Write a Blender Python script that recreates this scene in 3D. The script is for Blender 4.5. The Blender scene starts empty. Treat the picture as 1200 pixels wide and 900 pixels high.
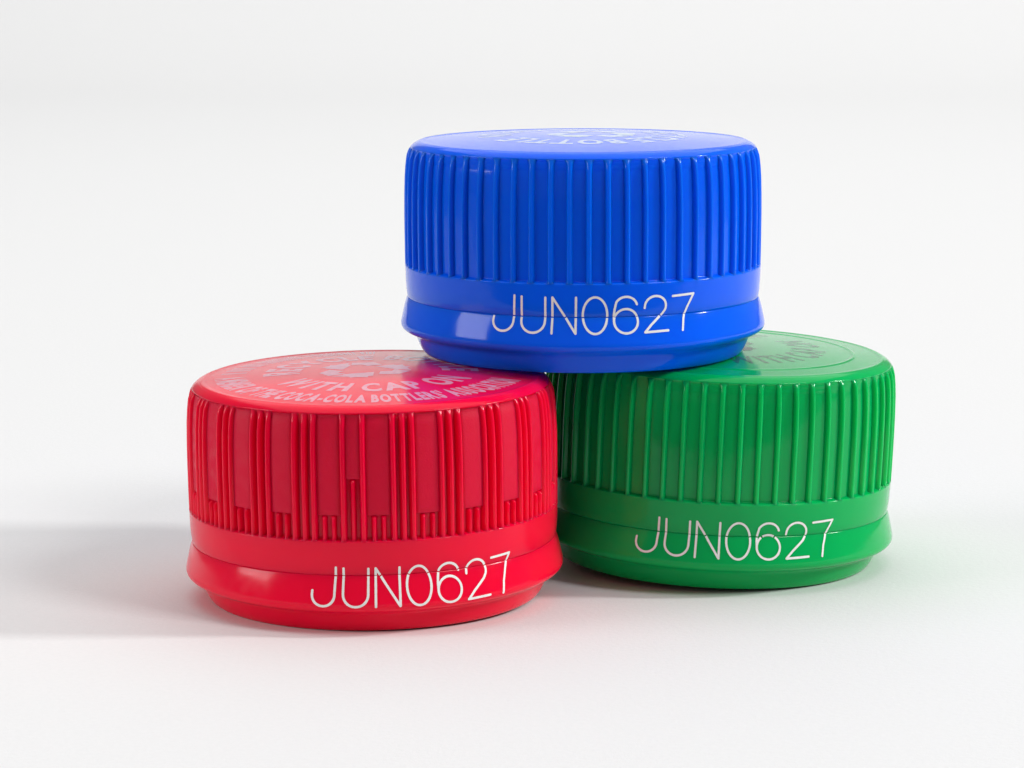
import bpy, math, random
from mathutils import Vector, Matrix
random.seed(7)
S = 0.001                      # everything below is laid out in millimetres
scene = bpy.context.scene
COL = scene.collection

# ------------------------------------------------------------------ camera
cam_d = bpy.data.cameras.new('camera')
cam = bpy.data.objects.new('camera', cam_d)
COL.objects.link(cam)
cam.location = (0, 0, 52.82 * S)
cam.rotation_euler = (math.pi / 2 - 0.1555, 0, 0)
cam_d.sensor_fit = 'HORIZONTAL'
cam_d.sensor_width = 36
cam_d.lens = 36 * 3327.9 / 1200
cam_d.clip_start = 0.005
cam_d.clip_end = 50
scene.camera = cam

# ------------------------------------------------------------------ world, lamps, exposure
world = bpy.data.worlds.new('World')
scene.world = world
world.use_nodes = True
wb = world.node_tree.nodes['Background']
wb.inputs['Color'].default_value = (1, 1, 1, 1)
wb.inputs['Strength'].default_value = 0.22

def area(name, loc, target, sx, sy, power, color=(1, 1, 1), spread=180):
    d = bpy.data.lights.new(name, 'AREA')
    d.shape = 'RECTANGLE'
    d.size, d.size_y = sx, sy
    d.energy = power
    d.color = color
    d.spread = math.radians(spread)
    o = bpy.data.objects.new(name, d)
    COL.objects.link(o)
    o.location = loc
    v = Vector(target) - Vector(loc)
    o.rotation_euler = v.to_track_quat('-Z', 'Y').to_euler()
    return o

CX, CY = 0.003, 0.234
area('key_lamp', (CX + 2.6, CY - 0.03, 1.40), (CX, CY, 0.01), 0.30, 0.30, 52, (1, 0.997, 0.99))
area('overhead_softbox', (0.05, 0.80, 1.0), (0.05, 0.80, 0), 1.4, 1.8, 9.6)
area('left_softbox', (-1.2, -0.06, 0.42), (0, 0.234, 0.02), 0.55, 0.46, 6.0)
area('front_softbox', (0.92, -0.36, 0.98), (CX, CY, 0.02), 0.36, 0.36, 7.2)
scene.view_settings.view_transform = 'Standard'
scene.view_settings.look = 'None'
scene.view_settings.exposure = 0.0
scene.view_settings.gamma = 1.0
scene.view_settings.use_curve_mapping = False
scene.render.engine = 'CYCLES'
scene.cycles.use_denoising = True
scene.cycles.max_bounces = 10
scene.cycles.diffuse_bounces = 5
scene.cycles.sample_clamp_indirect = 6

# ------------------------------------------------------------------ materials
def new_mat(name):
    m = bpy.data.materials.new(name)
    m.use_nodes = True
    nt = m.node_tree
    return m, nt, nt.nodes['Principled BSDF']

def node(nt, t, **kw):
    n = nt.nodes.new(t)
    for k, v in kw.items():
        if k in n.inputs:
            n.inputs[k].default_value = v
        else:
            setattr(n, k, v)
    return n

def plastic(name, color, rough=0.085, sss=0.6, radius=(1, 1, 1), spec=0.23, frost=0.0):
    m, nt, b = new_mat(name)
    L = nt.links.new
    tc = node(nt, 'ShaderNodeTexCoord')
    # faint unevenness of the moulded pigment
    n1 = node(nt, 'ShaderNodeTexNoise', Scale=260.0, Detail=3.0, Roughness=0.55)
    L(tc.outputs['Object'], n1.inputs['Vector'])
    mix = node(nt, 'ShaderNodeMix', data_type='RGBA')
    mix.inputs[6].default_value = (*[c * 0.95 for c in color], 1)
    mix.inputs[7].default_value = (*[min(1, c * 1.04) for c in color], 1)
    L(n1.outputs['Fac'], mix.inputs[0])
    L(mix.outputs[2], b.inputs['Base Color'])
    # handling haze and fine scuffs in the gloss
    n2 = node(nt, 'ShaderNodeTexNoise', Scale=900.0, Detail=4.0, Roughness=0.6)
    L(tc.outputs['Object'], n2.inputs['Vector'])
    mr = node(nt, 'ShaderNodeMapRange')
    mr.inputs['From Min'].default_value = 0.3
    mr.inputs['From Max'].default_value = 0.75
    mr.inputs['To Min'].default_value = rough * 0.8
    mr.inputs['To Max'].default_value = rough * 1.8
    L(n2.outputs['Fac'], mr.inputs['Value'])
    L(mr.outputs['Result'], b.inputs['Roughness'])
    n3 = node(nt, 'ShaderNodeTexNoise', Scale=(7000.0 if frost else 1500.0), Detail=3.0, Roughness=0.6)
    L(tc.outputs['Object'], n3.inputs['Vector'])
    bp = node(nt, 'ShaderNodeBump', Strength=(0.25 if frost else 0.015))
    bp.inputs['Distance'].default_value = 0.0001
    L(n3.outputs['Fac'], bp.inputs['Height'])
    n4 = node(nt, 'ShaderNodeTexNoise', Scale=240.0, Detail=1.5)
    L(tc.outputs['Object'], n4.inputs['Vector'])
    bp2 = node(nt, 'ShaderNodeBump', Strength=0.6)     # slight sink marks and waviness of the moulding
    bp2.inputs['Distance'].default_value = 0.00005
    L(n4.outputs['Fac'], bp2.inputs['Height'])
    L(bp.outputs['Normal'], bp2.inputs['Normal'])
    L(bp2.outputs['Normal'], b.inputs['Normal'])
    b.inputs['IOR'].default_value = 1.49
    b.inputs['Specular IOR Level'].default_value = spec
    b.inputs['Subsurface Weight'].default_value = sss
    b.inputs['Subsurface Radius'].default_value = radius
    b.inputs['Subsurface Scale'].default_value = 0.0016
    return m

BLUE_C = (0.000, 0.118, 1.0)
RED_C = (0.86, 0.000, 0.034)
GREEN_C = (0.000, 0.41, 0.095)
M_BLUE = plastic('blue_plastic', BLUE_C, radius=(0.1, 0.6, 1.0))
M_RED = plastic('red_plastic', RED_C, rough=0.13, radius=(1.0, 0.3, 0.3))
M_FROST = plastic('red_frosted_plastic', (0.70, 0.001, 0.036), rough=0.42, radius=(1.0, 0.3, 0.3), frost=1)  # frosted finish; the panels' darker shading is put into the deeper red
M_GREEN = plastic('green_plastic', GREEN_C, rough=0.09, radius=(0.3, 1.0, 0.5))

def ink(name, color, rough=0.5, alpha=1.0, alpha_noise=0.0):
    m, nt, b = new_mat(name)
    L = nt.links.new
    b.inputs['Roughness'].default_value = rough
    tc = node(nt, 'ShaderNodeTexCoord')
    n = node(nt, 'ShaderNodeTexNoise', Scale=2600.0, Detail=3.0, Roughness=0.6)
    L(tc.outputs['Object'], n.inputs['Vector'])
    mix = node(nt, 'ShaderNodeMix', data_type='RGBA')
    mix.inputs[6].default_value = (*[c * 0.86 for c in color], 1)
    mix.inputs[7].default_value = (*[min(1, c * 1.08) for c in color], 1)
    L(n.outputs['Fac'], mix.inputs[0])
    L(mix.outputs[2], b.inputs['Base Color'])
    if alpha < 1 or alpha_noise:
        mr = node(nt, 'ShaderNodeMapRange')
        mr.inputs['From Min'].default_value = 0.35
        mr.inputs['From Max'].default_value = 0.6
        mr.inputs['To Min'].default_value = max(0, alpha - alpha_noise)
        mr.inputs['To Max'].default_value = alpha
        L(n.outputs['Fac'], mr.inputs['Value'])
        L(mr.outputs['Result'], b.inputs['Alpha'])
    return m

INK_CODE = ink('white_code_ink', (0.86, 0.86, 0.84))
INK_PINK = ink('pink_print_on_red', (0.92, 0.46, 0.58), rough=0.15, alpha=0.75, alpha_noise=0.1)  # lowered alpha puts the glare over the lettering into the ink
INK_PALE = ink('faded_white_print_on_blue', (0.72, 0.86, 0.98), rough=0.2, alpha=0.85, alpha_noise=0.2)
INK_DARK = ink('dark_grey_print', (0.06, 0.06, 0.07), rough=0.12, alpha=0.48, alpha_noise=0.2)

# ------------------------------------------------------------------ mesh helpers
def make_mesh(name, verts, faces, mat, smooth=True):
    me = bpy.data.meshes.new(name)
    me.from_pydata([(x * S, y * S, z * S) for x, y, z in verts], [], faces)
    if smooth:
        me.polygons.foreach_set('use_smooth', [True] * len(me.polygons))
    me.materials.append(mat)
    me.update()
    return me

def link(name, me, parent=None):
    o = bpy.data.objects.new(name, me)
    COL.objects.link(o)
    o.parent = parent
    return o

def smoothstep(a, b, x):
    t = max(0.0, min(1.0, (x - a) / (b - a)))
    return t * t * (3 - 2 * t)

def lerp_tab(tab, z):
    """monotone smooth look-up of radius over height"""
    if z <= tab[0][0]:
        return tab[0][1]
    for (z0, r0), (z1, r1) in zip(tab, tab[1:]):
        if z <= z1:
            t = (z - z0) / (z1 - z0)
            return r0 + (r1 - r0) * t
    return tab[-1][1]

def lathe(profile, n):
    """closed profile [(r, z)] swept round the axis; the last point joins the first"""
    verts, faces = [], []
    m = len(profile)
    for i in range(n):
        a = 2 * math.pi * i / n
        ca, sa = math.cos(a), math.sin(a)
        for r, z in profile:
            verts.append((r * sa, -r * ca, z))
    for i in range(n):
        j = (i + 1) % n
        for k in range(m):
            l = (k + 1) % m
            faces.append((i * m + k, j * m + k, j * m + l, i * m + l))
    return verts, faces

def chaikin(pts, it=2):
    for _ in range(it):
        out = [pts[0]]
        for a, b in zip(pts, pts[1:]):
            out.append((a[0] * .75 + b[0] * .25, a[1] * .75 + b[1] * .25))
            out.append((a[0] * .25 + b[0] * .75, a[1] * .25 + b[1] * .75))
        out.append(pts[-1])
        pts = out
    return pts

# ------------------------------------------------------------------ the cap's profile (mm)
Z6, R6, DOME = 17.625, 13.83, 0.566
SEAM = 4.70
LEDGE = 7.31
CREST = [(LEDGE, 14.96), (9.0, 14.985), (12.39, 15.0), (14.5, 14.95), (15.8, 14.86), (16.5, 14.76),
         (16.9, 14.62), (17.22, 14.42), (17.46, 14.16), (17.60, 13.9)]
def crest(z):
    return lerp_tab(CREST, z)
def dome(r):
    return Z6 + DOME * (1 - (r / R6) ** 2)

TOP0, TOP1 = 16.2, 17.18      # where the grooves run out into the shoulder
def groove(z, depth):
    t = max(0.0, min(1.0, (z - TOP0) / (TOP1 - TOP0)))
    top = math.sqrt(max(0.0, 1 - t * t)) if t < 1 else 0.0
    top = 0.75 * top + 0.25 * (1 - smoothstep(0, 1, t))
    bot = smoothstep(LEDGE + 0.02, LEDGE + 0.22, z)
    return depth * top * bot

# skirt below the grip, and the tamper band with its flange and foot
SKIRT = [(14.74, SEAM + 0.005), (14.78, SEAM + 0.03), (14.81, SEAM + 0.16), (14.86, SEAM + 0.6), (14.91, SEAM + 1.3),
         (14.945, LEDGE - 0.3), (14.96, LEDGE - 0.05)]
BAND = [(13.20, 0.02), (13.34, 0.0), (13.46, 0.08), (13.66, 0.38), (13.93, 0.95), (14.10, 1.42), (14.28, 1.60),
        (14.66, 1.76), (15.08, 1.95), (15.28, 2.15), (15.345, 2.40), (15.31, 2.66), (15.23, 3.02), (15.09, 3.65),
        (14.95, 4.20), (14.84, 4.52), (14.79, SEAM - 0.04), (14.75, SEAM - 0.005)]
BAND_S = chaikin(BAND, 1)
def code_r(z):
    tab = sorted([(zz, rr) for rr, zz in BAND_S if zz > 2.0 and rr > 14.5] + [(zz, rr) for rr, zz in SKIRT])
    return lerp_tab(tab, z)

def shell_mesh(name, mat, depth, ridge=0.0):
    prof = list(SKIRT)
    zs = [LEDGE + d for d in (0.0, 0.04, 0.08, 0.12, 0.16, 0.2, 0.24, 0.4, 1.0)]
    zs += [9.0 + 0.8 * i for i in range(9)]
    zs += [15.8, 16.1] + [16.2 + 0.1 * i for i in range(10)] + [17.18, 17.25, 17.34, 17.43, 17.51, 17.57, 17.60]
    for z in zs:
        prof.append((crest(z) - groove(z, depth), z))
    prof.append((R6 + 0.02, Z6 - 0.012))
    rs = [13.74, 13.6, 13.4, 13.1, 12.6, 12.0]
    rs += [11.6, 11.45, 11.35, 11.25, 11.15, 11.05, 10.95, 10.8, 10.5, 10, 9, 8, 7, 6, 5, 4, 3, 2, 1.0, 0.35]
    for r in rs:
        z = dome(r)
        if r > 13.05:          # faint moulded bead round the edge of the top
            z += 0.07 * math.exp(-((r - 13.62) / 0.11) ** 2)
        z += ridge * math.exp(-((r - 11.2) / 0.13) ** 2)
        prof.append((r, z))
    top_in = 16.2
    prof += [(0.35, top_in), (6, top_in), (12.6, top_in), (13.1, 15.9), (13.25, 15.3), (13.3, 7.0), (13.4, SEAM + 0.005)]
    v, f = lathe(prof, 240)
    # close the two small holes at the axis
    m = len(prof)
    k0 = len(SKIRT) + len(zs) + len(rs)
    f.append(tuple(i * m + k0 for i in range(240)))
    f.append(tuple(i * m + k0 + 1 for i in reversed(range(240))))
    fs = [q for q in f if not (len(q) == 4 and {q[0] % m, q[2] % m} == {k0, k0 + 1})]
    return make_mesh(name, v, fs, mat)

def band_mesh(name, mat):
    prof = BAND_S + [(13.5, SEAM - 0.005), (13.4, SEAM - 0.1), (13.2, 2.2), (12.6, 1.2), (12.55, 0.5), (12.7, 0.15), (12.95, 0.03)]
    v, f = lathe(prof, 240)
    return make_mesh(name, v, f, mat)

def bridge_mesh(name, mat):
    v = []
    for z in (SEAM - 0.06, SEAM + 0.07):
        for x, r in ((-0.22, 14.3), (0.22, 14.3), (0.22, 14.58), (-0.22, 14.58)):
            v.append((x, -r, z))
    f = [(0, 1, 5, 4), (1, 2, 6, 5), (2, 3, 7, 6), (3, 0, 4, 7), (4, 5, 6, 7), (3, 2, 1, 0)]
    return make_mesh(name, v, f, mat, smooth=False)

def rib_mesh(name, mat, depth, half, z0, z1, full_top=True, below=0.0, flat=0.25, pitch=None, spread=0.5):
    """one moulded rib: bell-shaped across, running out into the shoulder at the top"""
    n = 10
    if full_top:
        zs = [z0, z0 + 0.05, z0 + 0.12, z0 + 0.3, 8.4, 10, 11.6, 13.2, 14.6, 15.6, 16.2, 16.45, 16.65, 16.82, 16.96, 17.06, 17.12, 17.16]
    else:
        zs = [z0, z0 + 0.05, z0 + 0.12, z0 + 0.3, (z0 + z1) / 2, z1 - 0.22, z1 - 0.10, z1 - 0.035, z1]
    zs = sorted(z for z in set(zs) if z <= 17.23)
    v = []
    for z in zs:
        g = groove(z, depth)
        rv = crest(z) - g
        h = max(g, 0.004) - below
        if not full_top:
            t = max(0.0, (z - (z1 - 0.22)) / 0.22)
            h = h * math.sqrt(max(0.0, 1 - 0.93 * t * t))
        w = half
        if full_top and pitch:   # the ribs spread towards the shoulder so that the grooves end in arches
            w = half + (pitch * spread - half) * smoothstep(16.7, 17.25, z) ** 1.5
        for i in range(n + 1):
            u = -1 + 2 * i / n
            a = min(1.0, abs(u))
            bell = 1.0 if a < flat else 0.5 + 0.5 * math.cos(math.pi * (a - flat) / (1 - flat))
            bell = bell * (1 - 0.10 * (a / max(flat, .01)) ** 2 if a < flat else 0.90)
            r = rv - 0.012 + h * bell
            x = u * w
            ang = x / 15.0
            v.append((r * math.sin(ang), -r * math.cos(ang), z))
    f = []
    m = n + 1
    for j in range(len(zs) - 1):
        for i in range(n):
            f.append((j * m + i, j * m + i + 1, (j + 1) * m + i + 1, (j + 1) * m + i))
    # underside, sunk in the wall
    b0 = len(v)
    for z in zs:
        rv = crest(z) - groove(z, depth) - 0.09
        for s in (-1, 1):
            ang = s * half / 15.0
            v.append((rv * math.sin(ang), -rv * math.cos(ang), z))
    for j in range(len(zs) - 1):
        a, b, c, d = b0 + 2 * j, b0 + 2 * j + 1, b0 + 2 * j + 3, b0 + 2 * j + 2
        f.append((a, d, c, b))
        f.append((j * m, (j + 1) * m, d, a))
        f.append((j * m + n, b, c, (j + 1) * m + n))
    f.append(tuple([b0, b0 + 1] + [i for i in range(n, -1, -1)]))
    t = (len(zs) - 1)
    f.append(tuple([b0 + 2 * t + 1, b0 + 2 * t] + [t * m + i for i in range(0, n + 1)]))
    return make_mesh(name, v, f, mat)

def pad_mesh(name, mat, depth, recess, half, z0):
    """a shallow frosted panel between ribs, with an arched top and a step at its foot"""
    n = 12
    zs = [z0, z0 + 0.03, z0 + 0.08, z0 + 0.5, 11.2, 12.8, 14.4, 15.6, 16.2, 16.5, 16.75, 16.92, 17.04, 17.12]
    zs = sorted(z for z in set(zs) if z >= z0)
    v = []
    for z in zs:
        gd = groove(z, depth)
        t = max(0.0, min(1.0, (z - 16.7) / 0.42))
        rc = recess * (math.sqrt(max(0, 1 - t * t)) if t < 1 else 0)
        rt = min(crest(z) - rc, crest(z) - 0.004)
        if z < z0 + 0.06:
            rt -= 0.05 * (1 - (z - z0) / 0.06)
        rv = crest(z) - gd
        for i in range(n + 1):
            u = -1 + 2 * i / n
            x = u * half
            # rounded upper corners
            zz = z
            ang = x / 15.0
            r = rt
            if i in (0, n):
                r = rv - 0.05
            elif i in (1, n - 1):
                r = rt - 0.03
                ang = (half - 0.03) * (1 if u > 0 else -1) / 15.0
            v.append((r * math.sin(ang), -r * math.cos(ang), zz))
    f = []
    m = n + 1
    for j in range(len(zs) - 1):
        for i in range(n):
            f.append((j * m + i, j * m + i + 1, (j + 1) * m + i + 1, (j + 1) * m + i))
    b0 = len(v)
    for i in range(n + 1):
        x, y, z = v[i]
        k = (crest(z0) - depth - 0.05) / math.hypot(x, y)
        v.append((x * k, y * k, z))
    for i in range(n):
        f.append((i, b0 + i, b0 + i + 1, i + 1))
    me = make_mesh(name, v, f, mat)
    return me

# ------------------------------------------------------------------ the printed date code, drawn with a single stroke
def arc(cx, cy, rx, ry, a0, a1, n=18):
    return [(cx + rx * math.cos(math.radians(a0 + (a1 - a0) * i / n)), cy + ry * math.sin(math.radians(a0 + (a1 - a0) * i / n))) for i in range(n + 1)]
GLYPH = {
    'J': [[(0.98, 1.0), (0.93, 0.33)] + arc(0.47, 0.30, 0.46, 0.29, 5, -180, 16)[1:] + [(0.02, 0.40)]],
    'U': [[(0.02, 0.98), (0.0, 0.36)] + arc(0.5, 0.32, 0.5, 0.32, 180, 360, 18) + [(1.02, 0.97)]],
    'N': [[(0.02, 0.0), (0.04, 0.98)], [(0.04, 0.98), (0.98, 0.0)], [(0.98, 0.0), (1.0, 0.98)]],
    '0': [arc(0.5, 0.49, 0.5, 0.5, 90, 450, 40)],
    '6': [arc(0.5, 0.70, 0.47, 0.29, 15, 150, 12) + [(0.03, 0.66), (0.0, 0.5), (0.0, 0.36)], arc(0.5, 0.32, 0.5, 0.33, 0, 360, 34)],
    '2': [[(0.02, 0.66)] + arc(0.5, 0.70, 0.47, 0.28, 178, -25, 18) + [(0.80, 0.47), (0.30, 0.20), (0.0, 0.0)], [(0.0, 0.0), (1.02, 0.02)]],
    '7': [[(0.0, 0.95), (1.02, 0.98)], [(1.02, 0.98), (0.72, 0.62), (0.52, 0.30), (0.42, 0.0)]],
}
def resample(pts, step):
    out = [pts[0]]
    for a, b in zip(pts, pts[1:]):
        d = math.dist(a, b)
        k = max(1, int(math.ceil(d / step)))
        for i in range(1, k + 1):
            out.append((a[0] + (b[0] - a[0]) * i / k, a[1] + (b[1] - a[1]) * i / k))
    return out

def code_mesh(name, centre_deg, base_z, width, height, advance, stroke):
    rnd = random.Random(3)
    v, f = [], []
    text = 'JUN0627'
    total = advance * (len(text) - 1) + width
    lift = 0.010
    for ci, ch in enumerate(text):
        x0 = -total / 2 + ci * advance
        for pl in GLYPH[ch]:
            lift += 0.0016
            pts = resample([(x0 + px * width, base_z + pz * height) for px, pz in pl], 0.05)
            n = len(pts)
            closed = math.dist(pts[0], pts[-1]) < 1e-6
            rows = []
            for i in range(n):
                a = pts[max(0, i - 1)]
                b = pts[min(n - 1, i + 1)]
                if closed and i in (0, n - 1):
                    a, b = pts[n - 2], pts[1]
                dx, dz = b[0] - a[0], b[1] - a[1]
                l = math.hypot(dx, dz) or 1
                nx, nz = -dz / l, dx / l
                w = stroke * 0.5 * (1 + rnd.uniform(-0.06, 0.06))
                rows.append([(pts[i][0] + nx * w * k, pts[i][1] + nz * w * k) for k in (-1, 0, 1)])
            if not closed:       # round ends
                def cap(i, sgn):
                    a, b = (pts[0], pts[1]) if i == 0 else (pts[-1], pts[-2])
                    l = math.dist(a, b)
                    tx, tz = (a[0] - b[0]) / l, (a[1] - b[1]) / l
                    res = []
                    for q in (0.45, 0.8, 0.98):
                        h = math.sqrt(1 - q * q)
                        c = (a[0] + tx * q * stroke / 2, a[1] + tz * q * stroke / 2)
                        nx, nz = -tz * sgn, tx * sgn
                        res.append([(c[0] + nx * h * stroke / 2 * k, c[1] + nz * h * stroke / 2 * k) for k in (-1, 0, 1)])
                    return res
                rows = list(reversed(cap(0, -1))) + rows + cap(n - 1, 1)
            base = len(v)
            for row in rows:
                for (x, z) in row:
                    r = code_r(z) + lift
                    a = x / 15.1 + math.radians(centre_deg)
                    v.append((r * math.sin(a), -r * math.cos(a), z))
            for i in range(len(rows) - 1):
                zc = sum(p[1] for p in rows[i] + rows[i + 1]) / 6
                if abs(zc - SEAM) < 0.035:      # the ink does not bridge the seam
                    continue
                for k in (0, 1):
                    f.append((base + i * 3 + k, base + i * 3 + k + 1, base + (i + 1) * 3 + k + 1, base + (i + 1) * 3 + k))
    # face outwards
    fx = []
    for q in f:
        a, b, c = (Vector(v[q[0]]), Vector(v[q[1]]), Vector(v[q[2]]))
        nrm = (b - a).cross(c - a)
        fx.append(q if nrm.x * a.x + nrm.y * a.y > 0 else tuple(reversed(q)))
    return make_mesh(name, v, fx, INK_CODE)

# ------------------------------------------------------------------ printing on the top
def glyph_tris(ch, bold):
    cu = bpy.data.curves.new('glyph', 'FONT')
    cu.body = ch
    cu.size = 1.0
    cu.offset = bold
    cu.resolution_u = 3
    o = bpy.data.objects.new('glyph', cu)
    COL.objects.link(o)
    dg = bpy.context.evaluated_depsgraph_get()
    me = bpy.data.meshes.new_from_object(o.evaluated_get(dg))
    vs = [tuple(p.co[:2]) for p in me.vertices]
    fs = [tuple(p.vertices) for p in me.polygons]
    bpy.data.objects.remove(o)
    bpy.data.curves.remove(cu)
    bpy.data.meshes.remove(me)
    return vs, fs
_cache = {}
def glyph(ch, bold):
    if (ch, bold) not in _cache:
        _cache[(ch, bold)] = glyph_tris(ch, bold)
    return _cache[(ch, bold)]

def arc_text(V, F, text, r_in, r_out, a0, a1, bold=0.035, foot_out=True):
    """letters along a circle from angle a0 to a1 (degrees from the front, anticlockwise seen from above);
    foot_out: the feet of the letters point to the edge of the cap"""
    vs = [glyph(c, bold) if c not in ' ' else ([], []) for c in text]
    ws = []
    for c, (pv, pf) in zip(text, vs):
        ws.append(0.30 if not pv else max(p[0] for p in pv) - min(p[0] for p in pv) + 0.10)
    tot = sum(ws)
    H = 0.72
    pos = 0
    for c, (pv, pf), w in zip(text, vs, ws):
        if pv:
            xm = min(p[0] for p in pv)
            b = len(V)
            for x, y in pv:
                t = (pos + (x - xm) + 0.05) / tot
                a = math.radians(a0 + (a1 - a0) * t)
                k = y / H
                r = r_out - (r_out - r_in) * k if foot_out else r_in + (r_out - r_in) * k
                V.append((r * math.sin(a), -r * math.cos(a), dome(r) + 0.016))
            for q in pf:
                F.append(tuple(b + i for i in q))
        pos += w

def ring_poly(V, F, pts):
    b = len(V)
    for x, y in pts:
        r = math.hypot(x, y)
        V.append((x, y, dome(r) + 0.014))
    F.append(tuple(range(b, b + len(pts))))

def recycle_mark(V, F, cx, cy, R):
    """three chasing arrows round a rounded triangle"""
    for k in range(3):
        rot = math.radians(120 * k)
        def P(x, y):
            return (cx + R * (x * math.cos(rot) - y * math.sin(rot)), cy + R * (x * math.sin(rot) + y * math.cos(rot)))
        # bent tail bar at the corner
        ring_poly(V, F, [P(-0.30, 0.98), P(0.16, 0.98), P(0.38, 0.62), P(0.06, 0.46), P(-0.08, 0.66), P(-0.30, 0.58)])
        ring_poly(V, F, [P(-0.38, 0.96), P(-0.36, 0.55), P(-0.58, 0.20), P(-0.94, 0.38)])
        # arrow head
        ring_poly(V, F, [P(0.22, 0.40), P(0.60, 0.62), P(0.98, 0.30), P(0.72, -0.06), P(0.50, 0.12)])

def print_mesh(name, mat, spin, outer, inner_front, inner_back, logo=True):
    V, F = [], []
    if outer:
        arc_text(V, F, outer[0], 10.1, 12.4, outer[1], outer[2], bold=0.05)
        rnd = random.Random(5)          # bars stand in for the unreadable lettering along the far side
        a = outer[1] - 8
        while a > outer[1] - 92:
            w = rnd.uniform(0.7, 1.5)
            pts = []
            for aa, rr in ((a, 10.2), (a, 12.3), (a - w, 12.3), (a - w, 10.2)):
                pts.append((rr * math.sin(math.radians(aa)), -rr * math.cos(math.radians(aa))))
            ring_poly(V, F, pts)
            a -= w + rnd.choice((0.5, 0.6, 0.8, 0.9, 2.6))
    arc_text(V, F, inner_front[0], 5.9, 8.7, inner_front[1], inner_front[2], bold=0.04)
    if inner_back:
        arc_text(V, F, inner_back[0], 5.9, 8.7, inner_back[1], inner_back[2], bold=0.04, foot_out=False)
    if logo:
        recycle_mark(V, F, -0.6, 0.4, 3.8)
    # upward normals
    fx = []
    for q in F:
        a, b, c = Vector(V[q[0]]), Vector(V[q[1]]), Vector(V[q[2]])
        n = sum(((Vector(V[q[i]]) - a).cross(Vector(V[q[(i + 1) % len(q)]]) - a) for i in range(len(q))), Vector())
        fx.append(q if n.z > 0 else tuple(reversed(q)))
    me = make_mesh(name, V, fx, mat, smooth=False)
    me.transform(Matrix.Rotation(math.radians(spin), 4, 'Z'))
    return me

# ------------------------------------------------------------------ the setting
def make_sweep():
    prof = [(0.172 + 0.0292 * i, 0) for i in range(29)]
    R = 0.45
    for i in range(1, 33):
        a = math.pi / 2 * i / 32
        prof.append((0.99 + R * math.sin(a), R - R * math.cos(a)))
    prof.append((0.99 + R, 0.75))
    v, f = [], []
    for x in (-0.30, 0.30):
        for y, z in prof:
            v.append((x / S, y / S, z / S))
    n = len(prof)
    for i in range(n - 1):
        f.append((i, i + n, i + n + 1, i + 1))
    m, nt, b = new_mat('white_matte_paper')
    L = nt.links.new
    b.inputs['Roughness'].default_value = 0.75
    b.inputs['Specular IOR Level'].default_value = 0.2
    tc = node(nt, 'ShaderNodeTexCoord')
    n1 = node(nt, 'ShaderNodeTexNoise', Scale=2200.0, Detail=4.0, Roughness=0.65)
    L(tc.outputs['Object'], n1.inputs['Vector'])
    mix = node(nt, 'ShaderNodeMix', data_type='RGBA')
    mix.inputs[6].default_value = (0.70, 0.70, 0.70, 1)
    mix.inputs[7].default_value = (0.75, 0.75, 0.75, 1)
    L(n1.outputs['Fac'], mix.inputs[0])
    L(mix.outputs[2], b.inputs['Base Color'])
    n2 = node(nt, 'ShaderNodeTexNoise', Scale=1800.0, Detail=3.0, Roughness=0.7)
    L(tc.outputs['Object'], n2.inputs['Vector'])
    bp = node(nt, 'ShaderNodeBump', Strength=0.3)
    bp.inputs['Distance'].default_value = 0.0001
    L(n2.outputs['Fac'], bp.inputs['Height'])
    L(bp.outputs['Normal'], b.inputs['Normal'])
    me = make_mesh('backdrop', v, f, m)
    o = link('backdrop', me)
    o['kind'] = 'structure'
    return o
make_sweep()

def make_table():
    m, nt, b = new_mat('dark_grey_table')
    b.inputs['Base Color'].default_value = (0.06, 0.06, 0.06, 1)
    b.inputs['Roughness'].default_value = 0.7
    v = [(-1600, -900, -2), (1600, -900, -2), (1600, 1500, -2), (-1600, 1500, -2)]
    o = link('table', make_mesh('table', v, [(0, 1, 2, 3)], m, smooth=False))
    o['kind'] = 'structure'
make_table()

# ------------------------------------------------------------------ the caps
def cap_root(label, loc, roll, tip):
    o = bpy.data.objects.new('bottle_cap', None)
    o.empty_display_size = 0.01
    COL.objects.link(o)
    o.location = [c * S for c in loc]
    M = Matrix.Rotation(roll, 4, 'Y') @ Matrix.Rotation(tip, 4, 'X')
    o.rotation_euler = M.to_euler()
    o['label'] = label
    o['category'] = 'bottle cap'
    o['group'] = 'stacked plastic bottle caps'
    return o

def copies(proto, parent, degs):
    for i, d in enumerate(degs):
        o = proto if i == 0 else proto.copy()
        if i:
            COL.objects.link(o)
        o.parent = parent
        o.rotation_euler = (0, 0, math.radians(d + random.uniform(-0.13, 0.13)))
        k = 1 + random.uniform(-0.0012, 0.0012)
        o.scale = (k, k, 1)

def ribbed_cap(label, loc, roll, tip, mat, phase, ridge=0.0):
    root = cap_root(label, loc, roll, tip)
    shell = link('shell', shell_mesh('shell', mat, 0.38, ridge), root)
    N = 60
    rib = link('grip_rib', rib_mesh('grip_rib', mat, 0.38, 0.29, LEDGE + 0.02, 17.15, pitch=1.50, spread=0.32, flat=0.42), shell)
    copies(rib, shell, [phase + 360 * i / N for i in range(N)])
    band = link('tamper_band', band_mesh('tamper_band', mat), root)
    br = link('bridge', bridge_mesh('bridge', mat), band)
    copies(br, band, [7 + 30 * i for i in range(12)])
    return root

def lowest(roll, tip, r=13.34):
    return max(r * (math.sin(roll) * math.cos(a) - math.sin(tip) * math.sin(a)) for a in [i * 0.02 for i in range(315)])

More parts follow.
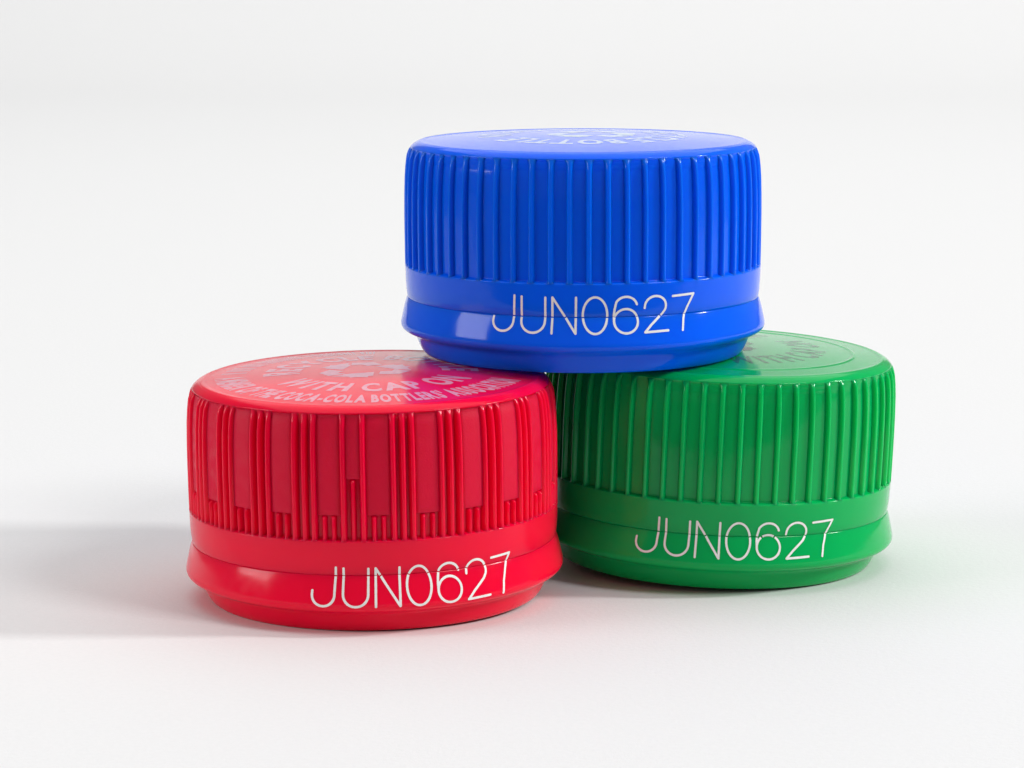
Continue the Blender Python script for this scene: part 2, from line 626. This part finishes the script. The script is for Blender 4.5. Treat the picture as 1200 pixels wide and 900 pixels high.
# red, front left
RR, RT = -0.0131, 0.0121
red = cap_root('red bottle cap with narrow ribs and frosted panels, nearest the camera', (-11.144, 226.888, lowest(RR, RT)), RR, RT)
shell = link('shell', shell_mesh('shell', M_RED, 0.50), red)
long_d, short_d, pad_d = [], [], []
PH = -3.1
for k in range(1, 120):
    d = PH + 3 * k
    if k not in (1, 119) and (k - 2) % 5 in (0, 1):
        short_d.append(d)
    else:
        long_d.append(d)
pad_d = [PH + 3 * (2.5 + 5 * j) for j in range(24)]
copies(link('grip_rib', rib_mesh('grip_rib', M_RED, 0.50, 0.31, LEDGE + 0.02, 17.2, flat=0.42, pitch=0.78), shell), shell, long_d)
copies(link('short_rib', rib_mesh('short_rib', M_RED, 0.50, 0.25, LEDGE + 0.02, 9.3, full_top=False, below=0.07, flat=0.3), shell), shell, short_d)
copies(link('short_rib', rib_mesh('short_rib', M_RED, 0.50, 0.25, LEDGE + 0.02, 12.15, full_top=False, below=0.10, flat=0.3), shell), shell, [PH])
copies(link('grip_panel', pad_mesh('grip_panel', M_FROST, 0.50, 0.27, 1.02, 9.36), shell), shell, pad_d)
copies(link('grip_panel', pad_mesh('grip_panel', M_FROST, 0.50, 0.27, 0.64, 12.2), shell), shell, [PH])
band = link('tamper_band', band_mesh('tamper_band', M_RED), red)
copies(link('bridge', bridge_mesh('bridge', M_RED), band), band, [4 + 30 * i for i in range(12)])
link('date_code', code_mesh('date_code', 15.8, 2.36, 1.93, 2.98, 2.46, 0.19), red)
link('top_print', print_mesh('top_print', INK_PINK, 0,
     ("A MEMBER OF THE COCA-COLA BOTTLERS' ASSOCIATION", -87, 75),
     ('WITH CAP ON', -60, 69), ('RECYCLE BOTTLE', 280, 89)), red)

# green, behind right
GR, GT = 0.0354, 0.0092
green = ribbed_cap('glossy green bottle cap with dark print on its top', (17.244, 239.958, lowest(GR, GT)), GR, GT, M_GREEN, 2.8, ridge=0.06)
link('date_code', code_mesh('date_code', 3.5, 2.95, 1.98, 2.92, 2.52, 0.18), green)
link('top_print', print_mesh('top_print', INK_DARK, 62, None, ('WITH CAP ON', -64, 64), ('RECYCLE BOTTLE', 276, 84)), green)

# blue, lying across the two
blue = ribbed_cap('blue ribbed bottle cap lying on top of the red and green caps', (5.970, 237.974, 18.52), -0.0025, 0.0033, M_BLUE, 0.5)
link('date_code', code_mesh('date_code', 2.4, 3.45, 1.98, 2.90, 2.52, 0.185), blue)
link('top_print', print_mesh('top_print', INK_PALE, 216, None, ('WITH CAP ON', -64, 64), ('RECYCLE BOTTLE', 276, 84)), blue)
